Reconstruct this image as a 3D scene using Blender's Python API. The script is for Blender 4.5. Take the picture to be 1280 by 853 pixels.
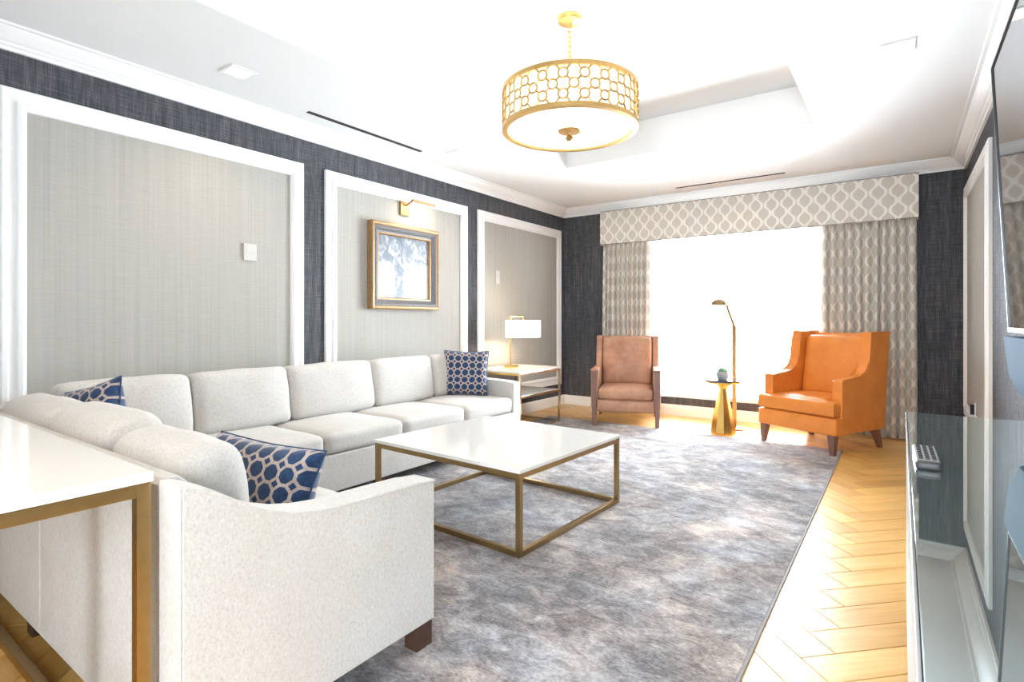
import bpy, bmesh, math, random
from mathutils import Vector, Matrix, noise as mnoise
R = math.radians
random.seed(7)
for o in list(bpy.data.objects): bpy.data.objects.remove(o)
SC = bpy.context.scene
COL = SC.collection

# ---------------------------------------------------------------- camera
CAM_H = 1.2
cam_d = bpy.data.cameras.new('camera'); cam = bpy.data.objects.new('camera', cam_d); COL.objects.link(cam)
cam.location = (0, 0, CAM_H); cam.rotation_euler = (R(90), 0, R(35.4))
cam_d.sensor_fit = 'HORIZONTAL'; cam_d.sensor_width = 36; cam_d.lens = 36*685/1280
cam_d.shift_y = -26.5/1280; cam_d.clip_start = 0.03
SC.camera = cam
# ---------------------------------------------------------------- world + exposure
W = bpy.data.worlds.new('world'); SC.world = W; W.use_nodes = True
bg = W.node_tree.nodes['Background']; bg.inputs[0].default_value = (0.82, 0.92, 1.0, 1); bg.inputs[1].default_value = 20.0
SC.view_settings.view_transform = 'Standard'; SC.view_settings.look = 'None'
SC.view_settings.gamma = 1; SC.view_settings.use_curve_mapping = False
SC.view_settings.exposure = 1.42
# room limits
XL, XR, YB, YN = -3.94, 0.51, 6.83, -1.2
ZC = 2.765            # lower ceiling
TX0, TX1, TY0, TY1 = -2.82, -0.565, 1.1, 4.945   # tray opening
WX0, WX1, WZ0, WZ1 = -3.0, -0.45, 0.22, 2.32     # window opening
# portals guide sky light through the window and the fill opening added behind the camera
def portal(name, loc, rot, sx, sy):
    l = bpy.data.lights.new(name, 'AREA'); l.shape = 'RECTANGLE'; l.size = sx; l.size_y = sy; l.cycles.is_portal = True
    o = bpy.data.objects.new(name, l); COL.objects.link(o); o.location = loc; o.rotation_euler = rot
portal('window_portal', ((WX0+WX1)/2, YB+.2, (WZ0+WZ1)/2), (R(90), 0, R(180)), WX1-WX0, WZ1-WZ0)
DX0, DX1, DZ = -.12, .35, 2.0                       # unseen doorway added behind the camera to let in fill light
portal('opening_portal', ((DX0+DX1)/2, YN-.14, DZ/2), (R(90), 0, 0), DX1-DX0, DZ)
bpy.data.objects['window_portal'].rotation_euler = (R(-90), 0, 0)
bpy.data.objects['opening_portal'].rotation_euler = (R(90), 0, 0)

# ---------------------------------------------------------------- material helpers
class NT:
    def __init__(s, name):
        s.m = bpy.data.materials.new(name); s.m.use_nodes = True; s.t = s.m.node_tree
        s.b = s.t.nodes['Principled BSDF']; s.out = s.t.nodes['Material Output']
    def n(s, typ, **k):
        x = s.t.nodes.new(typ)
        for a, v in k.items(): setattr(x, a, v)
        return x
    def l(s, a, b): s.t.links.new(a, b)
    def put(s, sock, v):
        if v is None: return
        if hasattr(v, 'is_output'): s.l(v, sock)
        else: sock.default_value = v
    def math(s, op, a, b=None, c=None, clamp=False):
        x = s.n('ShaderNodeMath', operation=op); x.use_clamp = clamp
        s.put(x.inputs[0], a); s.put(x.inputs[1], b)
        if c is not None: s.put(x.inputs[2], c)
        return x.outputs[0]
    def mix(s, f, a, b, blend='MIX'):
        x = s.n('ShaderNodeMix', data_type='RGBA', blend_type=blend)
        s.put(x.inputs[0], f)
        for i, v in ((6, a), (7, b)):
            s.put(x.inputs[i], v if hasattr(v, 'is_output') else (*v, 1))
        return x.outputs[2]
    def ramp(s, f, stops):
        x = s.n('ShaderNodeValToRGB'); e = x.color_ramp.elements
        while len(e) < len(stops): e.new(.5)
        for i, (p, c) in enumerate(stops): e[i].position = p; e[i].color = (*c, 1) if len(c) == 3 else c
        s.put(x.inputs[0], f); return x.outputs[0]
    def sstep(s, v, lo, hi):
        x = s.n('ShaderNodeMapRange', interpolation_type='SMOOTHSTEP'); s.put(x.inputs[0], v)
        x.inputs[1].default_value = lo; x.inputs[2].default_value = hi; return x.outputs[0]
    def coord(s, kind='Object'): return s.n('ShaderNodeTexCoord').outputs[kind]
    def sep(s, v):
        x = s.n('ShaderNodeSeparateXYZ'); s.l(v, x.inputs[0]); return x.outputs
    def comb(s, x, y, z=0.0):
        c = s.n('ShaderNodeCombineXYZ'); s.put(c.inputs[0], x); s.put(c.inputs[1], y); s.put(c.inputs[2], z); return c.outputs[0]
    def noise(s, v, scale, detail=3, rough=.55, dist=0):
        x = s.n('ShaderNodeTexNoise'); s.put(x.inputs['Vector'], v); x.inputs['Scale'].default_value = scale
        x.inputs['Detail'].default_value = detail; x.inputs['Roughness'].default_value = rough; x.inputs['Distortion'].default_value = dist
        return x.outputs[0]
    def vmul(s, v, k):
        x = s.n('ShaderNodeVectorMath', operation='MULTIPLY'); s.l(v, x.inputs[0]); x.inputs[1].default_value = k; return x.outputs[0]
    def vadd(s, v, k):
        x = s.n('ShaderNodeVectorMath', operation='ADD'); s.l(v, x.inputs[0]); s.put(x.inputs[1], k); return x.outputs[0]
    def bump(s, h, strength=.3, dist=.01):
        x = s.n('ShaderNodeBump'); x.inputs['Strength'].default_value = strength; x.inputs['Distance'].default_value = dist
        s.l(h, x.inputs['Height']); s.l(x.outputs[0], s.b.inputs['Normal'])
    def set(s, col=None, rough=None, metal=None, spec=None, sheen=None, coat=None):
        if col is not None: s.put(s.b.inputs['Base Color'], col if hasattr(col, 'is_output') else (*col, 1))
        if rough is not None: s.put(s.b.inputs['Roughness'], rough)
        if metal is not None: s.b.inputs['Metallic'].default_value = metal
        if spec is not None: s.b.inputs['Specular IOR Level'].default_value = spec
        if sheen is not None: s.b.inputs['Sheen Weight'].default_value = sheen
        if coat is not None: s.b.inputs['Coat Weight'].default_value = coat
        return s
M = {}
def simple(name, col, rough=.5, metal=0, spec=.5, var=.0, scale=20, **k):
    t = NT(name)
    if var:
        n = t.noise(t.coord(), scale, 4)
        c2 = tuple(max(0, c*(1-var)) for c in col)
        t.set(t.mix(n, c2, tuple(min(1, c*(1+var*.5)) for c in col)), rough, metal, spec, **k)
    else: t.set(col, rough, metal, spec, **k)
    M[name] = t.m; return t
simple('ceiling_paint', (.86, .865, .87), .7, var=.02, scale=3)
simple('trim_paint', (.9, .9, .9), .35, var=.02, scale=6)
simple('brass', (.42, .29, .13), .32, 1, var=.18, scale=30)
simple('bright_brass', (.83, .56, .18), .22, 1, var=.08, scale=30)
simple('lamp_brass', (.36, .22, .09), .5, .6, var=.1, scale=30)
simple('chandelier_gold', (.60, .39, .15), .38, 1, var=.1, scale=40)
simple('polished_steel', (.70, .62, .48), .18, 1, var=.05, scale=20)
simple('dark_wood', (.075, .036, .022), .4, var=.35, scale=40)
simple('walnut_wood', (.22, .105, .075), .4, var=.3, scale=30)
simple('black_plastic', (.015, .015, .017), .35, var=.1)
simple('white_plastic', (.85, .85, .84), .4, var=.02)
simple('control_plastic', (.56, .55, .52), .45, var=.02)
simple('button_rubber', (.32, .31, .31), .6, var=.1)
simple('remote_shell', (.06, .055, .055), .45, var=.1)
simple('slot_black', (.02, .02, .022), .7, var=.1)
simple('silver', (.62, .64, .68), .25, 1, var=.05)
simple('speaker_shell', (.09, .15, .22), .75, spec=.08, var=.08, scale=8)
simple('marble_dark', (.05, .065, .085), .12, var=.5, scale=14)
simple('pot_clay', (.42, .43, .45), .7, var=.2, scale=60)
simple('succulent', (.22, .46, .24), .5, var=.3, scale=60)
simple('nailhead', (.10, .075, .06), .35, .8, var=.1)
simple('lacquer_white', (.82, .80, .76), .12, var=.02, scale=5, coat=.3)
simple('console_body', (.50, .53, .55), .35, var=.05)
simple('console_glass', (.50, .57, .56), .02, .85)
t = simple('screen', (.006, .007, .009), .03, spec=.9); t.b.inputs['IOR'].default_value = 1.9
t = simple('lamp_white', (.9, .88, .82), .8); t.b.inputs['Emission Color'].default_value = (1, .86, .66, 1); t.b.inputs['Emission Strength'].default_value = .7
t = simple('lamp_linen', (.92, .9, .86), .8); t.b.inputs['Emission Color'].default_value = (1, .92, .80, 1); t.b.inputs['Emission Strength'].default_value = .8
t = simple('downlight_glow', (.9, .9, .9), .5); t.b.inputs['Emission Color'].default_value = (1, .88, .7, 1); t.b.inputs['Emission Strength'].default_value = .5

# wallpaper: charcoal woven grasscloth
t = NT('wallpaper'); x, y, z = t.sep(t.coord()); s_ = t.math('ADD', x, y)
v1 = t.noise(t.comb(t.math('MULTIPLY', s_, 130), t.math('MULTIPLY', z, 5)), 1, 3, .6)
v2 = t.noise(t.comb(t.math('MULTIPLY', s_, 5), t.math('MULTIPLY', z, 150)), 1, 3, .6)
v3 = t.noise(t.comb(t.math('MULTIPLY', s_, 22), t.math('MULTIPLY', z, 1.2)), 1, 2, .5)
w = t.math('ADD', t.math('MULTIPLY', v1, .45), t.math('MULTIPLY', v2, .35)); w = t.math('ADD', w, t.math('MULTIPLY', v3, .25))
c = t.ramp(w, [(.33, (.020, .021, .026)), (.5, (.062, .064, .074)), (.62, (.13, .13, .14)), (.75, (.25, .24, .23))])
t.set(c, .75, spec=.25); t.bump(w, .35, .004); M['wallpaper'] = t.m
# pale fabric wall panel with fine vertical stripes
t = NT('panel_fabric'); x, y, z = t.sep(t.coord()); s_ = t.math('ADD', x, y)
v1 = t.noise(t.comb(t.math('MULTIPLY', s_, 60), t.math('MULTIPLY', z, .6)), 1, 3, .6)
v2 = t.noise(t.comb(t.math('MULTIPLY', s_, 8), t.math('MULTIPLY', z, 90)), 1, 2, .5)
w = t.math('ADD', t.math('MULTIPLY', v1, .7), t.math('MULTIPLY', v2, .3))
t.set(t.ramp(w, [(.3, (.37, .355, .32)), (.7, (.455, .44, .405))]), .8, spec=.2); t.bump(w, .15, .002); M['panel_fabric'] = t.m
# oak herringbone plank
t = NT('oak_plank'); oi = t.n('ShaderNodeObjectInfo').outputs['Random']
cc = t.vadd(t.coord(), t.comb(t.math('MULTIPLY', oi, 37), t.math('MULTIPLY', oi, 91)))
g = t.noise(t.vmul(cc, (2.2, 34, 1)), 1, 5, .6, .4); g2 = t.noise(t.vmul(cc, (1.2, 7, 1)), 1, 2)
a = t.ramp(t.math('ADD', t.math('MULTIPLY', g, .6), t.math('MULTIPLY', g2, .4)), [(.3, (.62, .32, .075)), (.55, (.80, .48, .15)), (.75, (.86, .57, .23))])
hue = t.ramp(oi, [(0, (.80, .74, .66)), (.5, (.95, .95, .93)), (1, (1.1, 1.1, 1.08))])
t.set(t.mix(1.0, a, hue, 'MULTIPLY'), t.ramp(g, [(.3, (.27,)*3), (.7, (.38,)*3)]), spec=.5, coat=.25); t.b.inputs['Coat Roughness'].default_value = .30
t.bump(g, .08, .002); M['oak_plank'] = t.m
simple('subfloor', (.12, .06, .025), .8, var=.2)
# rug: distressed grey and taupe pile
t = NT('rug_pile'); co = t.coord()
n1 = t.noise(co, 1.3, 5, .62, .7); n2 = t.noise(t.vmul(co, (1, 1.5, 1)), 7, 6, .75, .6); n3 = t.noise(t.vmul(co, (55, 95, 1)), 1, 4, .75, .5); n4 = t.noise(co, 2.6, 2)
m1 = t.math('ADD', t.math('MULTIPLY', n1, .36), t.math('MULTIPLY', n2, .40)); m1 = t.math('ADD', m1, t.math('MULTIPLY', n3, .24))
c1 = t.ramp(m1, [(.39, (.040, .033, .033)), (.46, (.15, .130, .127)), (.525, (.33, .30, .29)), (.60, (.60, .565, .55))])
c2 = t.ramp(n4, [(.35, (.92, .97, 1.06)), (.65, (1.08, .99, .92))])
t.set(t.mix(1.0, c1, c2, 'MULTIPLY'), .95, spec=.1, sheen=.32); t.b.inputs['Sheen Roughness'].default_value = .5
t.bump(t.math('ADD', n3, t.math('MULTIPLY', n2, .6)), .6, .012); M['rug_pile'] = t.m
simple('rug_binding', (.30, .28, .28), .85, var=.2, scale=80)
# sofa chenille
t = NT('sofa_chenille'); co = t.coord()
n1 = t.noise(t.vmul(co, (1, 1, .6)), 140, 6, .78, .8); n2 = t.noise(co, 3, 3)
c = t.ramp(n1, [(.28, (.40, .36, .325)), (.47, (.575, .55, .515)), (.62, (.645, .625, .60))])
c = t.mix(1.0, c, t.ramp(n2, [(.3, (.93, .92, .90)), (.7, (1.03, 1.03, 1.03))]), 'MULTIPLY')
t.set(c, .85, spec=.2, sheen=.25); t.bump(n1, .2, .003); M['sofa_chenille'] = t.m
# leathers
def leather(name, a, b, rough):
    t = NT(name); co = t.coord(); n = t.noise(co, 5, 5, .65, .3); f = t.noise(co, 160, 2)
    t.set(t.ramp(n, [(.3, a), (.7, b)]), rough, spec=.45); t.bump(t.math('ADD', f, t.math('MULTIPLY', n, 2)), .12, .003); M[name] = t.m
leather('tan_leather', (.70, .215, .032), (.82, .285, .05), .36)
leather('worn_leather', (.36, .165, .095), (.58, .32, .20), .45)
# blue octagon fabric for pillows (uv in metres)
t = NT('pillow_fabric'); u, v, _ = t.sep(t.coord('UV'))
S_ = .072
def cell(q): return t.math('SUBTRACT', t.math('FRACT', t.math('ADD', t.math('DIVIDE', q, S_), .5)), .5)
ax = t.math('ABSOLUTE', cell(u)); ay = t.math('ABSOLUTE', cell(v))
octd = t.math('MAXIMUM', t.math('MAXIMUM', ax, ay), t.math('MULTIPLY', t.math('ADD', ax, ay), .74))
big = t.sstep(octd, .425, .395)
big = t.math('SUBTRACT', 1.0, t.sstep(octd, .395, .425))
dia = t.math('ADD', t.math('SUBTRACT', .5, ax), t.math('SUBTRACT', .5, ay))
small = t.math('SUBTRACT', 1.0, t.sstep(dia, .20, .23))
msk = t.math('MAXIMUM', big, small)
nn = t.noise(t.coord('UV'), 45, 4, .7)
blue = t.ramp(nn, [(.3, (.004, .018, .06)), (.7, (.017, .062, .165))])
beige = t.ramp(nn, [(.3, (.36, .28, .25)), (.7, (.55, .46, .41))])
t.set(t.mix(msk, beige, blue), .7, spec=.3, sheen=.4); t.bump(t.math('ADD', msk, nn), .3, .003); M['pillow_fabric'] = t.m
# ogee lattice fabric (uv in metres)
def ogee(name, px, py, line, ground, trans=0):
    t = NT(name); u, v, _ = t.sep(t.coord('UV'))
    cu = t.math('ABSOLUTE', t.math('SUBTRACT', t.math('FRACT', t.math('DIVIDE', u, px)), .5))
    cs = t.math('COSINE', t.math('MULTIPLY', v, 2*math.pi/py))
    cs = t.math('MULTIPLY', cs, t.math('SUBTRACT', 1.4, t.math('MULTIPLY', t.math('MULTIPLY', cs, cs), .4)))
    tgt = t.math('SUBTRACT', .235, t.math('MULTIPLY', cs, .155))
    d = t.math('ABSOLUTE', t.math('SUBTRACT', cu, tgt))
    msk = t.math('SUBTRACT', 1.0, t.sstep(d, .075, .10))
    nn = t.noise(t.vmul(t.coord('UV'), (300, 120, 1)), 1, 2)
    t.set(t.mix(msk, t.mix(nn, tuple(c*.85 for c in ground), tuple(c*1.1 for c in ground)), line), .8, spec=.2, sheen=.2)
    t.bump(t.math('ADD', nn, msk), .15, .002); M[name] = t.m
    if trans:
        tr = t.n('ShaderNodeBsdfTranslucent'); tr.inputs[0].default_value = (.75, .66, .55, 1)
        mx = t.n('ShaderNodeMixShader'); mx.inputs[0].default_value = trans
        t.l(t.b.outputs[0], mx.inputs[1]); t.l(tr.outputs[0], mx.inputs[2]); t.l(mx.outputs[0], t.out.inputs[0])
ogee('pelmet_fabric', .165, .19, (.90, .87, .81), (.67, .62, .555))
ogee('drape_fabric', .165, .19, (.74, .70, .63), (.55, .505, .445), .05)
t = NT('sheer'); t.set((.9, .9, .9), .8)
tp = t.n('ShaderNodeBsdfTransparent'); tr = t.n('ShaderNodeBsdfTranslucent'); tr.inputs[0].default_value = (.9, .9, .9, 1)
m1 = t.n('ShaderNodeMixShader'); m1.inputs[0].default_value = .06; t.l(t.b.outputs[0], m1.inputs[1]); t.l(tr.outputs[0], m1.inputs[2])
m2 = t.n('ShaderNodeMixShader'); m2.inputs[0].default_value = .03; t.l(m1.outputs[0], m2.inputs[1]); t.l(tp.outputs[0], m2.inputs[2]); t.l(m2.outputs[0], t.out.inputs[0]); M['sheer'] = t.m
t = NT('window_glass'); tp = t.n('ShaderNodeBsdfTransparent'); gl = t.n('ShaderNodeBsdfGlossy'); gl.inputs['Roughness'].default_value = .0
fr = t.n('ShaderNodeFresnel'); fr.inputs[0].default_value = 1.45; mx = t.n('ShaderNodeMixShader')
t.l(fr.outputs[0], mx.inputs[0]); t.l(tp.outputs[0], mx.inputs[1]); t.l(gl.outputs[0], mx.inputs[2]); t.l(mx.outputs[0], t.out.inputs[0]); M['window_glass'] = t.m
# picture frame wood and the print (pale blue wash on white)
simple('frame_gold', (.40, .235, .10), .38, .35, var=.45, scale=35)
simple('frame_grey', (.17, .17, .18), .4, .2, var=.3, scale=40)
t = NT('art_print'); u, v, _ = t.sep(t.coord('UV'))
n1 = t.noise(t.vmul(t.coord('UV'), (5, 3, 1)), 1.6, 5, .65, 1.2); n2 = t.noise(t.vmul(t.coord('UV'), (9, 5, 1)), 2, 4, .6, .5)
upper = t.sstep(t.math('ADD', v, t.math('MULTIPLY', n2, .25)), .66, .74)
colm = t.math('SUBTRACT', 1.0, t.sstep(t.math('ABSOLUTE', t.math('SUBTRACT', t.math('ADD', u, t.math('MULTIPLY', n2, .22)), .52)), .05, .15))
msk = t.math('MULTIPLY', t.math('MAXIMUM', t.math('MULTIPLY', upper, .9), t.math('MULTIPLY', colm, 1.0)), t.sstep(n1, .30, .55))
t.set(t.mix(msk, (.50, .52, .53), (.12, .145, .19)), .35); M['art_print'] = t.m

# ---------------------------------------------------------------- mesh helpers
def link(name, me, mat, parent=None, loc=None, rot=None):
    o = bpy.data.objects.new(name, me); COL.objects.link(o)
    if mat and not me.materials: me.materials.append(M[mat])
    if parent: o.parent = parent
    if loc is not None: o.location = loc
    if rot is not None: o.rotation_euler = rot
    return o
def tag(o, label=None, cat=None, group=None, kind=None):
    if label: o['label'] = label
    if cat: o['category'] = cat
    if group: o['group'] = group
    if kind: o['kind'] = kind
    return o
def thing(name, loc, rz=0, label=None, cat=None, group=None):
    o = bpy.data.objects.new(name, None); COL.objects.link(o); o.location = loc; o.rotation_euler = (0, 0, rz); o.empty_display_size = .1
    return tag(o, label, cat, group)
def bm_mesh(bm, name, smooth=None):
    bmesh.ops.recalc_face_normals(bm, faces=bm.faces)
    me = bpy.data.meshes.new(name); bm.to_mesh(me); bm.free()
    if smooth is not None:
        for p in me.polygons: p.use_smooth = True
        if smooth < 180: me.set_sharp_from_angle(angle=R(smooth))
    return me
def add_box(bm, x0, x1, y0, y1, z0, z1, bev=0, seg=2):
    vs = [bm.verts.new((x, y, z)) for x in (x0, x1) for y in (y0, y1) for z in (z0, z1)]
    fs = [(0, 1, 3, 2), (4, 6, 7, 5), (0, 4, 5, 1), (2, 3, 7, 6), (0, 2, 6, 4), (1, 5, 7, 3)]
    faces = [bm.faces.new([vs[i] for i in f]) for f in fs]
    if bev:
        es = list({e for f in faces for e in f.edges})
        bmesh.ops.bevel(bm, geom=es, offset=bev, segments=seg, affect='EDGES', profile=.5)
def wn(o):
    m = o.modifiers.new('wn', 'WEIGHTED_NORMAL'); m.keep_sharp = True; m.weight = 90; return o
def box(name, b, mat, parent=None, bev=0.0, seg=2):
    bm = bmesh.new(); add_box(bm, *b, bev=bev, seg=seg)
    o = link(name, bm_mesh(bm, name, 40 if bev else None), mat, parent)
    return wn(o) if bev else o
def boxes(name, bs, mat, parent=None, bev=0.0):
    bm = bmesh.new()
    for b in bs: add_box(bm, *b, bev=bev)
    o = link(name, bm_mesh(bm, name, 40 if bev else None), mat, parent)
    return wn(o) if bev else o
def add_prism(bm, pts, axis, a, b, bev=0, seg=3):
    """pts: polygon in the two other axes (order kept), extruded along axis from a to b"""
    def mk(p, q):
        return {'x': (q, p[0], p[1]), 'y': (p[0], q, p[1]), 'z': (p[0], p[1], q)}[axis]
    A = [bm.verts.new(mk(p, a)) for p in pts]; B = [bm.verts.new(mk(p, b)) for p in pts]
    n = len(pts); caps = [bm.faces.new(A), bm.faces.new(B)]
    for i in range(n): bm.faces.new((A[i], A[(i+1) % n], B[(i+1) % n], B[i]))
    if bev:
        es = list({e for f in caps for e in f.edges})
        bmesh.ops.bevel(bm, geom=es, offset=bev, segments=seg, affect='EDGES', profile=.5)
def prism(name, pts, axis, a, b, mat, parent=None, bev=0, smooth=35, seg=3):
    bm = bmesh.new(); add_prism(bm, pts, axis, a, b, bev, seg)
    return wn(link(name, bm_mesh(bm, name, smooth), mat, parent))
def soft(name, b, mat, parent=None, r=.04, puff=(.0, .0, .0), n=14, wob=.004, seed=0, lean=0.0, uv=False, rot=None):
    """rounded, stuffed box: b = x0,x1,y0,y1,z0,z1; puff per axis"""
    x0, x1, y0, y1, z0, z1 = b; h = Vector(((x1-x0)/2, (y1-y0)/2, (z1-z0)/2)); c = Vector(((x0+x1)/2, (y0+y1)/2, (z0+z1)/2))
    bm = bmesh.new(); bmesh.ops.create_cube(bm, size=2)
    bmesh.ops.subdivide_edges(bm, edges=bm.edges[:], cuts=n, use_grid_fill=True)
    r = min(r, min(h)*.98); inner = h - Vector((r, r, r))
    for v in bm.verts:
        u = v.co.copy()
        # denser towards the rims so the rounding is smooth
        w = Vector([math.copysign(1-(1-abs(q))**1.6, q) for q in u])
        p = Vector([w[i]*h[i] for i in range(3)])
        q = Vector([max(-inner[i], min(inner[i], p[i])) for i in range(3)]); d = p-q
        if d.length > 1e-6:
            m = max(abs(d.x), abs(d.y), abs(d.z))
            d = d.normalized()*r if True else d
        p = q+d
        for i in range(3):
            j, k = (i+1) % 3, (i+2) % 3
            f = (1-(p[j]/h[j])**2)*(1-(p[k]/h[k])**2)
            p[i] += puff[i]*max(0, f)*(p[i]/h[i])
        if wob:
            nz = mnoise.noise_vector((p+c)*6+Vector((seed*3.1, 0, 0)))
            p += nz*wob
        if lean: p.y += lean*(p.z+h.z)
        v.co = p+ (c if rot is None else Vector())
    o = link(name, bm_mesh(bm, name, 180), mat, parent)
    if rot is not None: o.location = c; o.rotation_euler = rot
    return o
def tube_mesh(bm, pts, r, n=10, closed=False):
    pts = [Vector(p) for p in pts]; m = len(pts); rings = []
    rs = r if isinstance(r, (list, tuple)) else [r]*m
    up = None
    for i in range(m):
        if closed: tg = (pts[(i+1) % m]-pts[i-1]).normalized()
        else: tg = (pts[min(i+1, m-1)]-pts[max(i-1, 0)]).normalized()
        if up is None:
            up = Vector((0, 0, 1)) if abs(tg.z) < .9 else Vector((1, 0, 0))
        up = (up-tg*up.dot(tg)).normalized(); sd = tg.cross(up)
        rings.append([bm.verts.new(pts[i]+(up*math.cos(a)+sd*math.sin(a))*rs[i]) for a in [2*math.pi*k/n for k in range(n)]])
    for i in range(m if closed else m-1):
        A, B = rings[i], rings[(i+1) % m]
        for k in range(n): bm.faces.new((A[k], A[(k+1) % n], B[(k+1) % n], B[k]))
    if not closed: bm.faces.new(rings[0]); bm.faces.new(rings[-1][::-1])
def tube(name, pts, r, mat, parent=None, n=10, closed=False):
    bm = bmesh.new(); tube_mesh(bm, pts, r, n, closed)
    return link(name, bm_mesh(bm, name, 50), mat, parent)
def lathe_mesh(bm, prof, n=32, c=(0, 0)):
    rings = []
    for (r, z) in prof:
        if r < 1e-5: rings.append([bm.verts.new((c[0], c[1], z))])
        else: rings.append([bm.verts.new((c[0]+r*math.cos(2*math.pi*k/n), c[1]+r*math.sin(2*math.pi*k/n), z)) for k in range(n)])
    for A, B in zip(rings, rings[1:]):
        for k in range(n):
            k2 = (k+1) % n
            if len(A) == 1 and len(B) == 1: continue
            if len(A) == 1: bm.faces.new((A[0], B[k], B[k2]))
            elif len(B) == 1: bm.faces.new((A[k], A[k2], B[0]))
            else: bm.faces.new((A[k], A[k2], B[k2], B[k]))
def lathe(name, prof, mat, parent=None, n=32, c=(0, 0), smooth=40):
    bm = bmesh.new(); lathe_mesh(bm, prof, n, c)
    return link(name, bm_mesh(bm, name, smooth), mat, parent)
def struct(o): o['kind'] = 'structure'; return o

# ================================================================= the room
# walls
T = .12
struct(box('wall_left', (XL-T, XL, YN, YB+T, -.05, 3.3), 'wallpaper'))
struct(box('wall_right', (XR, XR+T, YN, YB+T, -.05, 3.3), 'wallpaper'))
struct(boxes('wall_back', [(XL, WX0, YB, YB+T, -.05, 3.3), (WX1, XR, YB, YB+T, -.05, 3.3),
                           (WX0, WX1, YB, YB+T, -.05, WZ0), (WX0, WX1, YB, YB+T, WZ1, 3.3)], 'wallpaper'))
struct(boxes('wall_front', [(XL, DX0, YN-T, YN, -.05, 3.3), (DX1, XR, YN-T, YN, -.05, 3.3), (DX0, DX1, YN-T, YN, DZ, 3.3)], 'ceiling_paint'))  # unseen wall, white to bounce fill; its doorway is added to admit light
# ceiling: lower plane around a tray with a small cove at its top
ZE, ZT, CV = 3.06, 3.10, .025
bm = bmesh.new()
for b in ((XL, TX0, YN, YB, ZC, ZE), (TX1, XR, YN, YB, ZC, ZE), (TX0, TX1, YN, TY0, ZC, ZE), (TX0, TX1, TY1, YB, ZC, ZE)): add_box(bm, *b)
add_box(bm, XL, XR, YN, YB, ZT, 3.3)
for b in ((XL, TX0-CV, YN, YB, ZE, ZT), (TX1+CV, XR, YN, YB, ZE, ZT), (TX0-CV, TX1+CV, YN, TY0-CV, ZE, ZT), (TX0-CV, TX1+CV, TY1+CV, YB, ZE, ZT)): add_box(bm, *b)
struct(link('ceiling', bm_mesh(bm, 'ceiling'), 'ceiling_paint'))
# crown moulding (profile: distance from wall, height)
CP = [(0, 2.655), (.018, 2.655), (.022, 2.672), (.034, 2.678), (.040, 2.690), (.060, 2.700), (.085, 2.722), (.100, 2.742), (.104, 2.752), (.125, 2.754), (.128, ZC), (0, ZC)]
struct(prism('trim_1', [(XL+d, z) for d, z in CP], 'y', YN, YB, 'trim_paint', smooth=25))
struct(prism('trim_2', [(YB-d, z) for d, z in CP], 'x', XL, XR, 'trim_paint', smooth=25))
struct(prism('trim_3', [(XR-d, z) for d, z in CP], 'y', YN, YB, 'trim_paint', smooth=25))
BP = [(0, 0), (.018, 0), (.018, .098), (.012, .108), (.010, .125), (.004, .131), (0, .131)]
struct(prism('baseboard_left', [(XL+d, z) for d, z in BP], 'y', YN, YB, 'trim_paint', smooth=25))
struct(prism('baseboard_back', [(YB-d, z) for d, z in BP], 'x', XL, XR, 'trim_paint', smooth=25))
struct(prism('baseboard_right', [(XR-d, z) for d, z in BP], 'y', YN, YB, 'trim_paint', smooth=25))
# wall panel mouldings: picture-frame mitred profile swept round a rectangle, with a fabric panel inside
def panel(n, wall, y0, y1, z0=.295, z1=2.457):
    w0, sg = (XL, 1) if wall == 'L' else (XR, -1)
    prof = [(0, 0), (0, .020), (.008, .026), (.030, .026), (.036, .021), (.068, .021), (.074, .032), (.092, .034), (.098, .026), (.110, .022), (.114, .008), (.114, 0)]
    bm = bmesh.new(); loops = []
    for (ins, d) in prof:
        loops.append([bm.verts.new((w0+sg*d, y, z)) for (y, z) in ((y0+ins, z0+ins), (y1-ins, z0+ins), (y1-ins, z1-ins), (y0+ins, z1-ins))])
    for A, B in zip(loops, loops[1:]):
        for k in range(4): bm.faces.new((A[k], A[(k+1) % 4], B[(k+1) % 4], B[k]))
    o = struct(link('trim_%d' % n, bm_mesh(bm, 'moulding'), 'trim_paint'))
    box('fabric_panel', (min(w0, w0+sg*.007), max(w0, w0+sg*.007), y0+.112, y1-.112, z0+.112, z1-.112), 'panel_fabric', o)
panel(4, 'L', .80, 2.625); panel(5, 'L', 2.83, 4.67); panel(6, 'L', 4.855, 6.722); panel(7, 'R', 4.98, 6.78)
# window
wr = struct(boxes('window_1', [(WX0, WX0+.05, YB+.03, YB+.09, WZ0, WZ1), (WX1-.05, WX1, YB+.03, YB+.09, WZ0, WZ1),
                               (WX0, WX1, YB+.03, YB+.09, WZ0, WZ0+.04), (WX0, WX1, YB+.03, YB+.09, WZ1-.05, WZ1)], 'trim_paint'))
box('pane', (WX0+.05, WX1-.05, YB+.058, YB+.064, WZ0+.04, WZ1-.05), 'window_glass', wr)

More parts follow.
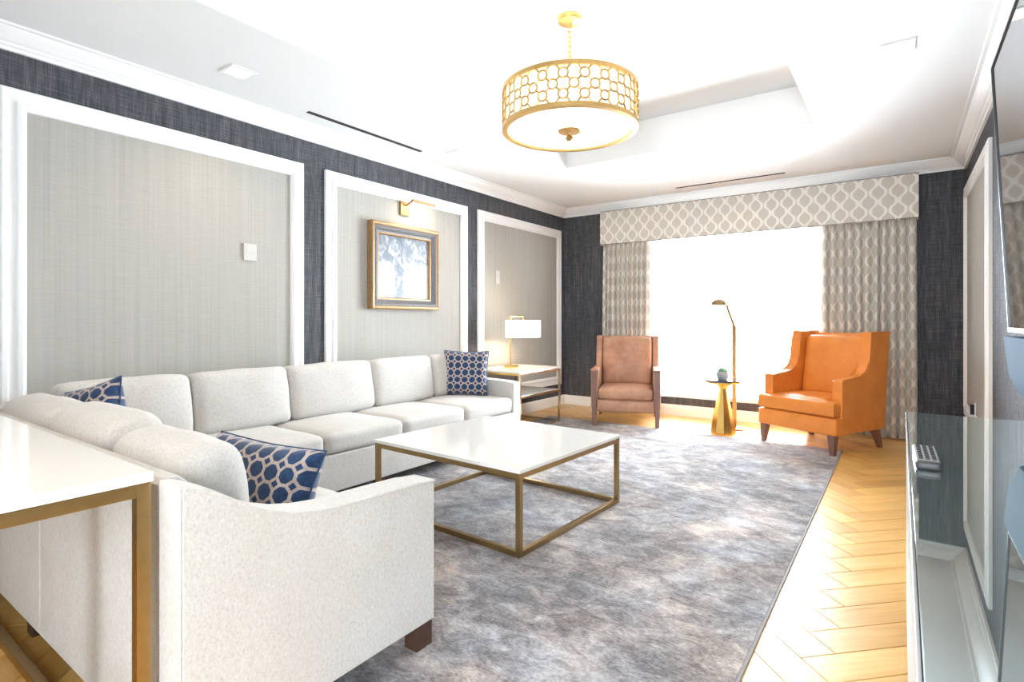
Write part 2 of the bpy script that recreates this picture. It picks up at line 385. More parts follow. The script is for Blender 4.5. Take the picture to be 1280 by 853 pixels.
# floor: oak herringbone, each plank its own piece
fl = struct(box('floor', (XL-T, XR+T, YN, YB+T, -.08, -.014), 'subfloor'))
PW, PL = .14, .70
def plank_mesh(poly):
    bm = bmesh.new(); g = .0011
    n = len(poly); cx = sum(p[0] for p in poly)/n; cy = sum(p[1] for p in poly)/n
    def shr(p, k): return (p[0]+math.copysign(min(k, abs(cx-p[0])), cx-p[0]), p[1]+math.copysign(min(k, abs(cy-p[1])), cy-p[1]))
    A = [bm.verts.new((*shr(p, g), -.014)) for p in poly]; B = [bm.verts.new((*shr(p, g), -.0016)) for p in poly]; C = [bm.verts.new((*shr(p, g+.0016), 0)) for p in poly]
    for P_, Q in ((A, B), (B, C)):
        for i in range(n): bm.faces.new((P_[i], P_[(i+1) % n], Q[(i+1) % n], Q[i]))
    bm.faces.new(C)
    return bm_mesh(bm, 'plank')
def clip(poly, axis, lim, keep_less):
    out = []
    for i in range(len(poly)):
        a, b = poly[i-1], poly[i]
        ia = (a[axis] <= lim) == keep_less; ib = (b[axis] <= lim) == keep_less
        if ia != ib:
            t_ = (lim-a[axis])/(b[axis]-a[axis]); out.append(tuple(a[k]+(b[k]-a[k])*t_ for k in (0, 1)))
        if ib: out.append(b)
    return out
RUG = (-3.55, -.435, .95, 5.83)
full = plank_mesh([(0, 0), (PL, 0), (PL, PW), (0, PW)])
c45 = math.sqrt(.5)
def toW(p, q): return ((p-q)*c45, (p+q)*c45)       # herringbone frame turned by 45 degrees
AX, AY = -.192, 2.476                                # a plank corner read from the photograph
P0, Q0 = (AX+AY)*c45, (AY-AX)*c45
for i in range(-40, 41):
    for j in range(-9, 10):
        for vert in (0, 1):
            bx, by = i*PW+j*PL, i*PW-j*PL
            if vert: rc = (bx+PL, by+PW-PL, bx+PL+PW, by+PW)
            else: rc = (bx, by, bx+PL, by+PW)
            poly = [toW(P0+p, Q0+q) for p, q in ((rc[0], rc[1]), (rc[2], rc[1]), (rc[2], rc[3]), (rc[0], rc[3]))]
            xs = [p[0] for p in poly]; ys = [p[1] for p in poly]
            if max(xs) < XL or min(xs) > XR or max(ys) < YN+.9 or min(ys) > YB: continue
            if min(xs) > RUG[0]+.02 and max(xs) < RUG[1]-.02 and min(ys) > RUG[2]+.02 and max(ys) < RUG[3]-.02: continue   # wholly under the rug
            if min(xs) > .06 and max(ys) < 2.6: continue                                                                     # wholly under the console
            if max(ys) < .1 : continue
            org = toW(P0+rc[0], Q0+rc[1]); ang = R(45)
            if vert: org = toW(P0+rc[2], Q0+rc[1]); ang = R(135)
            if min(xs) > XL and max(xs) < XR and min(ys) > YN and max(ys) < YB: me = full
            else:
                for a_, lim, kl in ((0, XL, False), (0, XR, True), (1, YN, False), (1, YB, True)): poly = clip(poly, a_, lim, kl)
                if len(poly) < 3: continue
                ca, sa = math.cos(ang), math.sin(ang)
                loc = [((x-org[0])*ca+(y-org[1])*sa, -(x-org[0])*sa+(y-org[1])*ca) for x, y in poly]
                area = abs(sum(loc[k-1][0]*loc[k][1]-loc[k][0]*loc[k-1][1] for k in range(len(loc))))/2
                if area < .002: continue
                me = plank_mesh(loc)
            link('plank', me, 'oak_plank', fl, (org[0], org[1], 0), (0, 0, ang))

# small fixtures on walls and ceiling
def plate(name, y, z, w, h, label, cat, group=None):
    t = thing(name, (XL+.007, y, z), 0, label, cat, group)
    box('cover', (0, .014, -w/2, w/2, -h/2, h/2), 'control_plastic', t, .004)
    box('screen', (.0135, .0155, -w*.32, w*.32, -h*.05, h*.32), 'control_plastic', t, .0008)
plate('thermostat', 2.18, 1.70, .098, .125, 'small white wall control on the panel behind the near end of the sofa', 'wall control')
plate('thermostat', 5.225, 1.705, .08, .16, 'narrow white wall control on the panel above the table lamp', 'wall control')
def downlight(x, y, label, e=10, sz=.135):
    t = thing('downlight', (x, y, ZC), 0, label, 'downlight', 'square recessed downlights in the lower ceiling')
    h = sz/2
    boxes('trim_ring', [(-h-.016, h+.016, -h-.016, -h, -.006, 0), (-h-.016, h+.016, h, h+.016, -.006, 0), (-h-.016, -h, -h, h, -.006, 0), (h, h+.016, -h, h, -.006, 0)], 'white_plastic', t)
    box('lens', (-h, h, -h, h, -.003, 0), 'downlight_glow', t)
    l = bpy.data.lights.new('downlight_lamp', 'SPOT'); l.energy = e; l.color = (1, .80, .56); l.spot_size = R(125); l.spot_blend = .8; l.shadow_soft_size = .06
    o = bpy.data.objects.new('downlight_lamp', l); COL.objects.link(o); o.parent = t; o.location = (0, 0, -.02)
downlight(-3.41, 1.82, 'square recessed downlight in the ceiling above the sofa corner panel')
downlight(-3.39, 3.90, 'square recessed downlight in the ceiling above the framed picture')
downlight(-1.9, -.35, 'added out-of-view square downlight for fill behind the long narrow table', 34)  # unseen fixture added to put warm fill on the near side of the sofa
downlight(-.018, 3.85, 'square recessed downlight in the ceiling beside the television wall', 20)
box_s = box('air_slot', (-3.655, -3.615, 2.467, 3.657, ZC-.004, ZC), 'slot_black'); tag(box_s, 'thin black linear air slot in the ceiling above the left wall', 'air vent')
box_s = box('air_slot', (-2.18, -1.01, 6.41, 6.445, ZC-.004, ZC), 'slot_black'); tag(box_s, 'thin black linear air slot in the ceiling above the window', 'air vent')
sp = lathe('sprinkler_cap', [(0, ZC-.006), (.03, ZC-.006), (.035, ZC-.002), (.035, ZC)], 'white_plastic', c=(-1.59, 5.38)); tag(sp, 'small round white sprinkler cap in the ceiling between tray and window', 'sprinkler')
ot = thing('wall_outlet', (XR-.008, 5.944, .45), 0, 'small outlet with a black plug low on the right wall panel', 'outlet')
box('cover', (-.008, .001, -.035, .035, -.057, .057), 'white_plastic', ot, .003); box('plug', (-.035, -.008, -.014, .014, -.04, .045), 'black_plastic', ot, .004)

# ================================================================= window dressing
PX0, PX1, PY, PZ0, PZ1 = -3.288, .138, 6.66, 2.197, 2.645
pel = thing('window_pelmet', ((PX0+PX1)/2, PY, PZ0), 0, 'upholstered box pelmet in taupe fabric with cream lattice above the window', 'pelmet')
def uv_plane_map(me, fn):
    uvl = me.uv_layers.new(name='UVMap')
    for lp in me.loops: uvl.data[lp.index].uv = fn(me.vertices[lp.vertex_index].co)
hw = (PX1-PX0)/2; hh = PZ1-PZ0
bm = bmesh.new()
add_box(bm, -hw, hw, 0, .02, 0, hh, .004); add_box(bm, -hw, -hw+.02, .0205, YB-PY-.012, 0, hh, .003); add_box(bm, hw-.02, hw, .0205, YB-PY-.012, 0, hh, .003); add_box(bm, -hw+.02, hw-.02, .0205, YB-PY-.14, hh-.02, hh)
me = bm_mesh(bm, 'pelmet_board', 40); uv_plane_map(me, lambda c: (c.x-.5*c.y+.02, c.z-.005)); link('board', me, 'pelmet_fabric', pel)
for nm, zz in (('top_nailheads', hh-.006), ('bottom_nailheads', .006)):
    bm = bmesh.new(); k = -hw+.01
    while k < hw:
        bmesh.ops.create_icosphere(bm, subdivisions=1, radius=.0065, matrix=Matrix.Translation((k, -.001, zz))); k += .0175
    o = link(nm, bm_mesh(bm, nm, 180), 'nailhead', pel); o['kind'] = 'stuff'
def drape(name, x0, x1, yc, z0, z1, folds, amp, mat, label, cat, seed, group=None, nz=26, spread=.0):
    rnd = random.Random(seed); n = folds*10
    ph = [rnd.uniform(-.5, .5) for _ in range(folds+1)]; am = [rnd.uniform(.75, 1.2) for _ in range(folds+1)]
    bm = bmesh.new(); uvs = {}; rows = []; arc = []
    for j in range(nz+1):
        f = j/nz; z = z1+(z0-z1)*f; row = []; L = 0; prev = None
        for i in range(n+1):
            u = i/n; k = u*folds; ki = int(min(folds-1, k)); kf = k-ki
            a_ = am[ki]*(1-kf)+am[ki+1]*kf
            wv = 1-2*abs(math.sin(math.pi*k+.35*(ph[ki]*(1-kf)+ph[ki+1]*kf)))**.6
            y = yc+amp*a_*wv*(.55+.45*min(1, f*4))+.012*math.sin(5*u+seed+3*f)*f
            x = x0+(x1-x0)*u+.012*f*math.sin(9*u+seed)+.25*amp*math.cos(2*math.pi*k*.5+seed)*f
            x = x0+(x-x0)*(1+spread*f) if spread else x
            if prev: L += math.hypot(x-prev[0], y-prev[1])
            prev = (x, y); v = bm.verts.new((x, y, z)); row.append(v); uvs[v] = (i, z)
            if j == nz//2: arc.append(L)
        rows.append(row)
    for A, B in zip(rows, rows[1:]):
        for i in range(n): bm.faces.new((A[i], B[i], B[i+1], A[i+1]))
    bm.verts.index_update(); ul = [(arc[uvs[v][0]], uvs[v][1]) for v in bm.verts]
    me = bpy.data.meshes.new(name); bm.to_mesh(me); bm.free()
    uvl = me.uv_layers.new(name='UVMap')
    for lp in me.loops: uvl.data[lp.index].uv = ul[lp.vertex_index]
    for p in me.polygons: p.use_smooth = True
    o = link(name, me, mat); m = o.modifiers.new('thick', 'SOLIDIFY'); m.thickness = .003
    return tag(o, label, cat, group)
drape('curtain', -3.285, -2.62, 6.735, .012, 2.30, 10, .047, 'drape_fabric', 'gathered taupe lattice curtain behind the armchair with wooden front legs', 'curtain', 3)
drape('curtain', -.70, .125, 6.735, .012, 2.30, 11, .048, 'drape_fabric', 'gathered taupe lattice curtain behind the tan wing chair', 'curtain', 5)
drape('sheer_curtain', -2.66, -2.50, 6.795, .014, 2.30, 3, .012, 'sheer', 'narrow white sheer curtain beside the left drape', 'curtain', 8)
drape('sheer_curtain', -.83, -.66, 6.795, .014, 2.30, 3, .012, 'sheer', 'narrow white sheer curtain beside the right drape', 'curtain', 9)

# ================================================================= rug
RZ = .009
rg = thing('area_rug', ((RUG[0]+RUG[1])/2, (RUG[2]+RUG[3])/2, 0), 0, 'large distressed grey and taupe area rug under the coffee table', 'rug')
rw, rd = (RUG[1]-RUG[0])/2, (RUG[3]-RUG[2])/2
box('pile', (-rw+.012, rw-.012, -rd+.012, rd-.012, .0005, RZ), 'rug_pile', rg, .003)
boxes('binding', [(-rw, -rw+.012, -rd, rd, .0005, RZ-.001), (rw-.012, rw, -rd, rd, .0005, RZ-.001), (-rw+.012, rw-.012, -rd, -rd+.012, .0005, RZ-.001), (-rw+.012, rw-.012, rd-.012, rd, .0005, RZ-.001)], 'rug_binding', rg, .002)

# ================================================================= sectional sofa
sf = thing('sectional_sofa', (0, 0, 0), 0, 'large cream chenille corner sofa along the left wall', 'sofa')
SX0, SX1, SY0, SY1 = -3.895, -2.95, .605, 4.29     # long run
RX1, RY1 = -1.40, 1.482                             # return run
ZB = .10
boxes('base', [(SX0+.01, SX1+.004, SY0+.01, SY1-.01, ZB, .335), (SX1, RX1-.01, SY0+.01, RY1+.004, ZB, .335)], 'sofa_chenille', sf, .008)
# frames behind the cushions
prism('back_frame', [(SX0, ZB), (SX0, .745), (SX0+.02, .765), (SX0+.13, .765), (SX0+.15, .745), (SX0+.17, .33), (SX0+.17, ZB)], 'y', SY0+.15, SY1-.1, 'sofa_chenille', sf, .01)
prism('back_frame', [(SY0, ZB), (SY0, .785), (SY0+.012, .798), (SY0+.05, .798), (SY0+.07, .78), (SY0+.16, .33), (SY0+.16, ZB)], 'x', SX0, RX1-.118, 'sofa_chenille', sf, .006)
# scooped arms (profile along the depth of the seat)
arm_prof = [(.605, ZB), (1.482, ZB), (1.482, .612), (1.40, .619), (1.30, .623), (1.219, .626), (1.13, .628), (1.047, .632), (.97, .641), (.90, .657), (.84, .679), (.787, .705), (.74, .737), (.70, .764), (.66, .785), (.63, .797), (.605, .80)]
prism('arm', arm_prof, 'x', RX1-.12, RX1, 'sofa_chenille', sf, .012, seg=3)
far = [(SX0+(y-.605)*(SX1-SX0)/.877, z) for y, z in arm_prof]
prism('arm', far, 'y', SY1-.12, SY1, 'sofa_chenille', sf, .012, seg=3)
# piping along the arm edge
tube('piping', [(RX1-.001, y, z-.004) for y, z in arm_prof[2:]], .0032, 'sofa_chenille', sf, 6)
tube('piping', [(RX1-.003, .608, z) for z in (.11, .3, .5, .79)], .003, 'sofa_chenille', sf, 6)
# seat cushions
ZS0, ZS1 = .337, .475
seats = [(SX0+.17, SX1+.005, 1.482, 2.13), (SX0+.17, SX1+.005, 2.13, 2.80), (SX0+.17, SX1+.005, 2.80, 3.49), (SX0+.17, SX1+.005, 3.49, SY1-.122),
         (SX0+.17, SX1-.01, SY0+.16, 1.48), (SX1-.01, -2.24, SY0+.16, RY1+.003), (-2.24, RX1-.122, SY0+.16, RY1+.003)]
for i, (x0, x1, y0, y1) in enumerate(seats):
    soft('seat_cushion', (x0+.003, x1, y0+.003, y1-.003, ZS0, ZS1), 'sofa_chenille', sf, .042, (.004, .004, .018), 14, .005, i)
# back cushions along the wall
yb = [.94, 1.605, 2.255, 3.01, 3.71, 4.165]
for i in range(5):
    o = soft('back_cushion', (-3.69, -3.50, yb[i]+.004, yb[i+1]-.004, .478, .87), 'sofa_chenille', sf, .05, (.03, .004, .008), 14, .007, 20+i, rot=(0, R(-9), 0))
    o.location = (-3.605, (yb[i]+yb[i+1])/2, .668)
# back cushions of the return
xb = [(-3.40, -2.72, .848), (-2.70, -2.12, .868), (-2.11, -1.60, .838)]
for i, (x0, x1, zt) in enumerate(xb):
    o = soft('back_cushion', (x0, x1, .75, .95, .478, zt), 'sofa_chenille', sf, .07, (.006, .03, .014), 14, .008, 30+i, rot=(R(9), 0, 0))
    o.location = ((x0+x1)/2, .805, (zt+.478)/2)
# feet
for (x, y) in ((RX1-.042, RY1-.045), (RX1-.06, SY0+.07), (SX1-.05, 2.62), (SX1-.05, SY1-.07), (SX0+.08, SY1-.08), (SX0+.08, SY0+.08), (-2.7, SY0+.07), (SX1+.05, RY1-.06)):
    on = RUG[0] < x < RUG[1] and RUG[2] < y < RUG[3]
    box('foot', (x-.032, x+.032, y-.04, y+.04, RZ if on else 0, ZB+.002), 'dark_wood', sf, .004)
tube('cushion_seam', [(-1.62, .604, z) for z in (.11, .4, .79)], .0025, 'sofa_chenille', sf, 6)
tube('cushion_seam', [(-2.45, .604, z) for z in (.11, .4, .79)], .0025, 'sofa_chenille', sf, 6)

sf.location = (-3.2, 1.6, 0)
for c_ in sf.children: c_.location = Vector(c_.location)-Vector(sf.location)

# throw pillows
def pillow(name, c, rz, tilt, roll, size, label, thick=.075, off=(0, 0), tall=None):
    n = 26; bm = bmesh.new(); uv = {}; h = size/2; hv = (tall or size)/2; sides = []
    for sgn in (-1, 1):
        g = []
        for i in range(n+1):
            row = []
            for j in range(n+1):
                u = -1+2*i/n; v = -1+2*j/n
                uu = u*(1-.075*(1-abs(v)**1.5)*abs(u)**3); vv = v*(1-.075*(1-abs(u)**1.5)*abs(v)**3)
                t_ = thick*(max(0, (1-u**4)*(1-v**4)))**.55
                p = Vector((uu*h, sgn*t_, vv*hv)); p += mnoise.noise_vector(p*9+Vector(c))*.006*(1 if abs(u) < 1 and abs(v) < 1 else 0)
                if sgn == 1 and (i in (0, n) or j in (0, n)): vt = sides[0][i][j]
                else: vt = bm.verts.new(p); uv[vt] = (u*h*1.06+off[0], v*hv*1.06+off[1])
                row.append(vt)
            g.append(row)
        sides.append(g)
        for i in range(n):
            for j in range(n):
                f = [g[i][j], g[i+1][j], g[i+1][j+1], g[i][j+1]]
                bm.faces.new(f if sgn == -1 else f[::-1])
    bm.verts.index_update(); ul = [uv[v] for v in bm.verts]
    edge = [tuple(v.co) for v in [sides[0][i][0] for i in range(n)]+[sides[0][n][j] for j in range(n)]+[sides[0][i][n] for i in range(n, 0, -1)]+[sides[0][0][j] for j in range(n, 0, -1)]]
    me = bpy.data.meshes.new(name); bm.to_mesh(me); bm.free(); uvl = me.uv_layers.new(name='UVMap')
    for lp in me.loops: uvl.data[lp.index].uv = ul[lp.vertex_index]
    for p in me.polygons: p.use_smooth = True
    t = thing(name, c, 0, label, 'pillow', 'blue patterned throw pillows'); t.rotation_mode = 'XYZ'
    t.rotation_euler = (tilt, roll, rz)
    link('cover', me, 'pillow_fabric', t)
    tube('piping', edge, .004, 'pillow_fabric', t, 6, True)
    return t
pillow('throw_pillow', (-3.335, 1.02, .675), R(24), R(-12), R(-15), .40, 'blue octagon-pattern throw pillow in the inner corner of the sofa', off=(.02, .01))
pillow('throw_pillow', (-1.925, 1.10, .605), R(9), R(-20), R(2), .56, 'blue octagon-pattern throw pillow next to the nearest sofa arm', .085, off=(.0, .02), tall=.30)
pillow('throw_pillow', (-3.37, 3.985, .695), R(33), R(-10), R(1), .425, 'blue octagon-pattern throw pillow at the far sofa arm beside the table lamp', off=(0, 0))

# ================================================================= coffee table
ct = thing('coffee_table', (-2.095, 2.812, RZ), R(-2.8), 'square coffee table with white top on a thin brass cube frame', 'table')
cw, cd, hz = .575, .54, .45-RZ
box('table_top', (-cw, cw, -cd, cd, hz-.02, hz), 'lacquer_white', ct, .003)
q = .028
for sx in (-1, 1):
    for sy in (-1, 1):
        x, y = sx*(cw-.004), sy*(cd-.004)
        box('leg', (min(x, x-sx*q), max(x, x-sx*q), min(y, y-sy*q), max(y, y-sy*q), 0, hz-.0205), 'brass', ct, .0015)
for z0 in (0, hz-.0205-q):
    nm = 'top_rail' if z0 else 'bottom_rail'
    for s in (-1, 1):
        y = s*(cd-.004); box(nm, (-cw+.004+q, cw-.004-q, min(y, y-s*q), max(y, y-s*q), z0, z0+q), 'brass', ct, .0015)
        x = s*(cw-.004); box(nm, (min(x, x-s*q), max(x, x-s*q), -cd+.004+q, cd-.004-q, z0, z0+q), 'brass', ct, .0015)

# sofa table behind the return
st = thing('console_table', (-2.32, .385, 0), 0, 'long narrow table with white top and brass legs behind the sofa', 'table')
lw, ld, lz = .835, .198, .832
box('table_top', (-lw, lw, -ld, ld, lz-.026, lz), 'lacquer_white', st, .003)
q = .031
for sx in (-1, 1):
    for sy in (-1, 1):
        x, y = sx*(lw-.004), sy*(ld-.004)
        box('leg', (min(x, x-sx*q), max(x, x-sx*q), min(y, y-sy*q), max(y, y-sy*q), 0, lz-.0265), 'brass', st, .002)
for z0 in (0, lz-.0265-.032):
    nm = 'top_rail' if z0 else 'bottom_rail'
    for s in (-1, 1):
        y = s*(ld-.004); box(nm, (-lw+.004+q, lw-.004-q, min(y, y-s*q), max(y, y-s*q), z0, z0+.032), 'brass', st, .002)
        x = s*(lw-.004); box(nm, (min(x, x-s*q), max(x, x-s*q), -ld+.004+q, ld-.004-q, z0, z0+.032), 'brass', st, .002)

# end table beyond the sofa
et = thing('end_table', (-3.575, 5.14, RZ), 0, 'white shelved side table with thin metal frame between sofa and window', 'table')
ew, ed, ez = .325, .42, .655-RZ; q = .022
box('table_top', (-ew, ew, -ed, ed, ez-.022, ez), 'lacquer_white', et, .003)
for sx in (-1, 1):
    for sy in (-1, 1):
        x, y = sx*(ew-.002), sy*(ed-.002)
        z0 = 0 if (-3.575+x) > RUG[0] else -RZ
        box('leg', (min(x, x-sx*q), max(x, x-sx*q), min(y, y-sy*q), max(y, y-sy*q), z0, ez-.0225), 'polished_steel', et, .002)
for nm, z0, mt in (('bottom_rail', 0.0, 'polished_steel'), ('shelf_rail', .36, 'polished_steel'), ('top_rail', ez-.0225-q, 'bright_brass')):
    for s in (-1, 1):
        y = s*(ed-.002); box(nm, (-ew+.002+q, ew-.002-q, min(y, y-s*q), max(y, y-s*q), z0, z0+q), mt, et, .0015)
        x = s*(ew-.002); box(nm, (min(x, x-s*q), max(x, x-s*q), -ed+.002+q, ed-.002-q, z0, z0+q), 'polished_steel', et, .0015)
box('shelf', (-ew+q, ew-q, -ed+q, ed-q, .362, .385), 'lacquer_white', et, .002)

# table lamp on it
tl = thing('table_lamp', (-3.65, 5.10, .655), R(62), 'brass table lamp with white rectangular shade on the end table', 'lamp')
box('lamp_base', (-.055, .075, -.06, .06, 0, .028), 'bright_brass', tl, .003)
tube('stem', [(0, 0, .019), (0, 0, .3), (0, 0, .588)], .0085, 'bright_brass', tl, 10)
tube('arm', [(0, 0, .585), (.08, 0, .585), (.165, 0, .585), (.165, 0, .56), (.165, 0, .53)], .007, 'bright_brass', tl, 8)
bm = bmesh.new(); add_box(bm, -.02, .35, -.10, .10, .34, .54, .012, 3)
fs = [f for f in bm.faces if abs(f.normal.z) > .9 and f.calc_area() > .02]
bmesh.ops.delete(bm, geom=fs, context='FACES')
o = link('lamp_shade', bm_mesh(bm, 'shade', 40), 'lamp_linen', tl); m = o.modifiers.new('s', 'SOLIDIFY'); m.thickness = .003
lathe('bulb', [(0, .50), (.02, .49), (.03, .455), (.022, .42), (0, .405)], 'lamp_white', tl, 16, (.165, 0))
def lamp_light(parent, loc, e, col=(1, .82, .6), r=.04):
    l = bpy.data.lights.new('lamp_glow', 'POINT'); l.energy = e; l.color = col; l.shadow_soft_size = r
    o = bpy.data.objects.new('lamp_glow', l); COL.objects.link(o); o.parent = parent; o.location = loc
lamp_light(tl, (.165, 0, .38), 5)

# ================================================================= picture and its light
pic = thing('framed_picture', (XL+.007, 3.716, 1.70), 0, 'picture with pale blue abstract print in a brown and grey stepped frame', 'picture')
ph_, pw_ = .402, .439
prof = [(0, 0, 'g'), (0, .062, 'g'), (.012, .070, 'g'), (.026, .068, 'g'), (.034, .060, 'k'), (.050, .064, 'k'), (.066, .054, 'k'), (.078, .040, 'k'), (.092, .034, 'g'), (.104, .034, 'g'), (.112, .016, 'g'), (.112, .008, 'g')]
for nm, key, mt, rng in (('outer_frame', 'g', 'frame_gold', (0, 4)), ('frame_moulding', 'k', 'frame_grey', (4, 8)), ('inner_frame', 'g', 'frame_gold', (8, 11))):
    bm = bmesh.new(); loops = []
    for (ins, d, _k) in prof[rng[0]:rng[1]+1]:
        loops.append([bm.verts.new((d, y, z)) for y, z in ((-pw_+ins, -ph_+ins), (pw_-ins, -ph_+ins), (pw_-ins, ph_-ins), (-pw_+ins, ph_-ins))])
    for A, B in zip(loops, loops[1:]):
        for k in range(4): bm.faces.new((A[k], A[(k+1) % 4], B[(k+1) % 4], B[k]))
    link(nm, bm_mesh(bm, nm), mt, pic)
bm = bmesh.new(); add_box(bm, .006, .012, -pw_+.108, pw_-.108, -ph_+.108, ph_-.108); me = bm_mesh(bm, 'print')
uv_plane_map(me, lambda c: ((c.y+pw_-.11)/(2*pw_-.22), (c.z+ph_-.11)/(2*ph_-.22))); link('print', me, 'art_print', pic)
pl = thing('picture_light', (XL+.007, 3.725, 2.275), 0, 'brass picture light with slim tube above the framed picture', 'lamp')
box('back_plate', (0, .022, -.06, .06, -.065, .065), 'lamp_brass', pl, .003)
tube('arm', [(.02, .0, .03), (.07, .0, .045), (.11, .0, .062), (.135, .0, .062)], .009, 'lamp_brass', pl, 8)
tube('tube_shade', [(.135, -.02, .062), (.135, .1, .062), (.135, .29, .062)], .013, 'lamp_brass', pl, 12)
l = bpy.data.lights.new('picture_glow', 'AREA'); l.shape = 'RECTANGLE'; l.size = .02; l.size_y = .28; l.energy = .7; l.color = (1, .85, .62)
o = bpy.data.objects.new('picture_glow', l); COL.objects.link(o); o.parent = pl; o.location = (.135, .135, .046); o.rotation_euler = (0, R(25), 0)

# ================================================================= armchairs
def chair_exposed():
    t = thing('armchair', (-2.503, 5.692, 0), R(21.5), 'brown leather armchair with square wooden front posts near the left curtain', 'armchair')
    LM, WM = 'worn_leather', 'walnut_wood'
    for s in (-1, 1):
        zf = RZ
        bm = bmesh.new(); x0, x1 = sorted((s*.375, s*.318))
        a = [(x0, .0, .625), (x1, 0, .625), (x1, .055, .625), (x0, .055, .625)]
        b = [(x0+.006, .006, zf), (x1-.006, .006, zf), (x1-.006, .049, zf), (x0+.006, .049, zf)]
        A = [bm.verts.new(p) for p in a]; B = [bm.verts.new(p) for p in b]
        bm.faces.new(A); bm.faces.new(B[::-1])
        for k in range(4): bm.faces.new((A[k], A[(k+1) % 4], B[(k+1) % 4], B[k]))
        bmesh.ops.bevel(bm, geom=bm.edges[:], offset=.003, segments=2, affect='EDGES')
        link('leg', bm_mesh(bm, 'leg', 40), WM, t)
        # raked rear leg
        bm = bmesh.new(); x0, x1 = sorted((s*.36, s*.315))
        A = [bm.verts.new(p) for p in ((x0, .70, .24), (x1, .70, .24), (x1, .75, .24), (x0, .75, .24))]
        B = [bm.verts.new(p) for p in ((x0+.006, .80, 0), (x1-.006, .80, 0), (x1-.006, .835, 0), (x0+.006, .835, 0))]
        bm.faces.new(A); bm.faces.new(B[::-1])
        for k in range(4): bm.faces.new((A[k], A[(k+1) % 4], B[(k+1) % 4], B[k]))
        link('leg', bm_mesh(bm, 'leg', 40), WM, t)
        # upholstered arm: sloping slightly, between front post and back
        xa, xb_ = sorted((s*.385, s*.300))
        prism('arm', [(.056, .20), (.056, .638), (.07, .648), (.66, .640), (.72, .60), (.72, .20)], 'x', xa, xb_, LM, t, .014)
        xa, xb_ = sorted((s*.372, s*.318)); 
        box('arm_cap', (min(s*.385, s*.300), max(s*.385, s*.300), -.004, .058, .626, .644), LM, t, .006)
        # back wing strip beside the cushion
        xa, xb_ = sorted((s*.372, s*.300))
        prism('back_side', [(.58, .60), (.655, 1.0), (.67, 1.005), (.80, 1.005), (.76, .30), (.70, .30)], 'x', xa, xb_, LM, t, .012)
    soft('front_rail', (-.316, .316, .012, .62, .165, .305), LM, t, .02, (.0, .012, 0), 10, .001, 2)
    soft('seat_cushion', (-.298, .298, -.008, .60, .306, .43), LM, t, .035, (.0, .014, .022), 12, .002, 3)
    prism('back_shell', [(.66, .20), (.72, 1.0), (.80, 1.0), (.76, .20)], 'x', -.30, .30, LM, t, .008)
    soft('back_cushion', (-.292, .292, .52, .665, .425, .985), LM, t, .045, (.0, .045, .012), 14, .004, 4, lean=.155)
    box('under_strap', (-.25, .25, .25, .32, .145, .168), 'black_plastic', t, .004)
    return t
chair_exposed()
def chair_wing():
    t = thing('wing_chair', (-.809, 5.656, 0), R(-26.2), 'tan orange leather wing chair with tapered wooden legs near the right curtain', 'armchair')
    LM = 'tan_leather'
    def leg(x, y, dx, dy, z0, zt=.19):
        bm = bmesh.new(); a, b = .033, .019
        A = [bm.verts.new((x+i*a, y+j*a, zt)) for i, j in ((-1, -1), (1, -1), (1, 1), (-1, 1))]
        B = [bm.verts.new((x+dx+i*b, y+dy+j*b, z0)) for i, j in ((-1, -1), (1, -1), (1, 1), (-1, 1))]
        bm.faces.new(A); bm.faces.new(B[::-1])
        for k in range(4): bm.faces.new((A[k], A[(k+1) % 4], B[(k+1) % 4], B[k]))
        bmesh.ops.bevel(bm, geom=bm.edges[:], offset=.002, segments=1, affect='EDGES')
        link('leg', bm_mesh(bm, 'leg', 40), 'walnut_wood', t)
    leg(-.335, .04, -.008, -.01, RZ); leg(.335, .04, .008, -.01, RZ)
    leg(-.33, .70, -.005, .075, 0); leg(.33, .70, .005, .075, 0)
    prof = [(.09, .185), (.09, .655), (.10, .668), (.36, .690), (.405, .697), (.445, .715), (.475, .745), (.495, .785), (.507, .84), (.520, .95), (.530, 1.075), (.54, 1.088), (.845, 1.088), (.855, 1.075), (.765, .185)]
    for s in (-1, 1):
        xa, xb_ = sorted((s*.388, s*.292))
        prism('wing_arm', prof, 'x', xa, xb_, LM, t, .016)
        tube('piping', [(s*.389, y, z) for y, z in prof[1:-1]], .004, LM, t, 6)
    soft('front_rail', (-.386, .386, .0, .66, .182, .338), LM, t, .016, (.0, .004, 0), 10, .001, 2)
    # T-shaped seat cushion
    bm = bmesh.new()
    tp_ = [(-.375, -.012), (.375, -.012), (.378, .078), (.288, .084), (.288, .60), (-.288, .60), (-.288, .084), (-.378, .078)]
    add_prism(bm, tp_, 'z', .342, .478, .03, 4)
    o = link('seat_cushion', bm_mesh(bm, 'seat_cushion', 60), LM, t)
    soft('seat_crown', (-.284, .284, .02, .585, .40, .487), LM, t, .04, (0, 0, .02), 10, .002, 6)
    prism('back_shell', [(.62, .19), (.75, 1.07), (.85, 1.07), (.76, .19)], 'x', -.29, .29, LM, t, .01)
    soft('back_cushion', (-.284, .284, .505, .665, .47, 1.045), LM, t, .04, (.0, .03, .01), 14, .002, 7, lean=.17)
    return t
chair_wing()

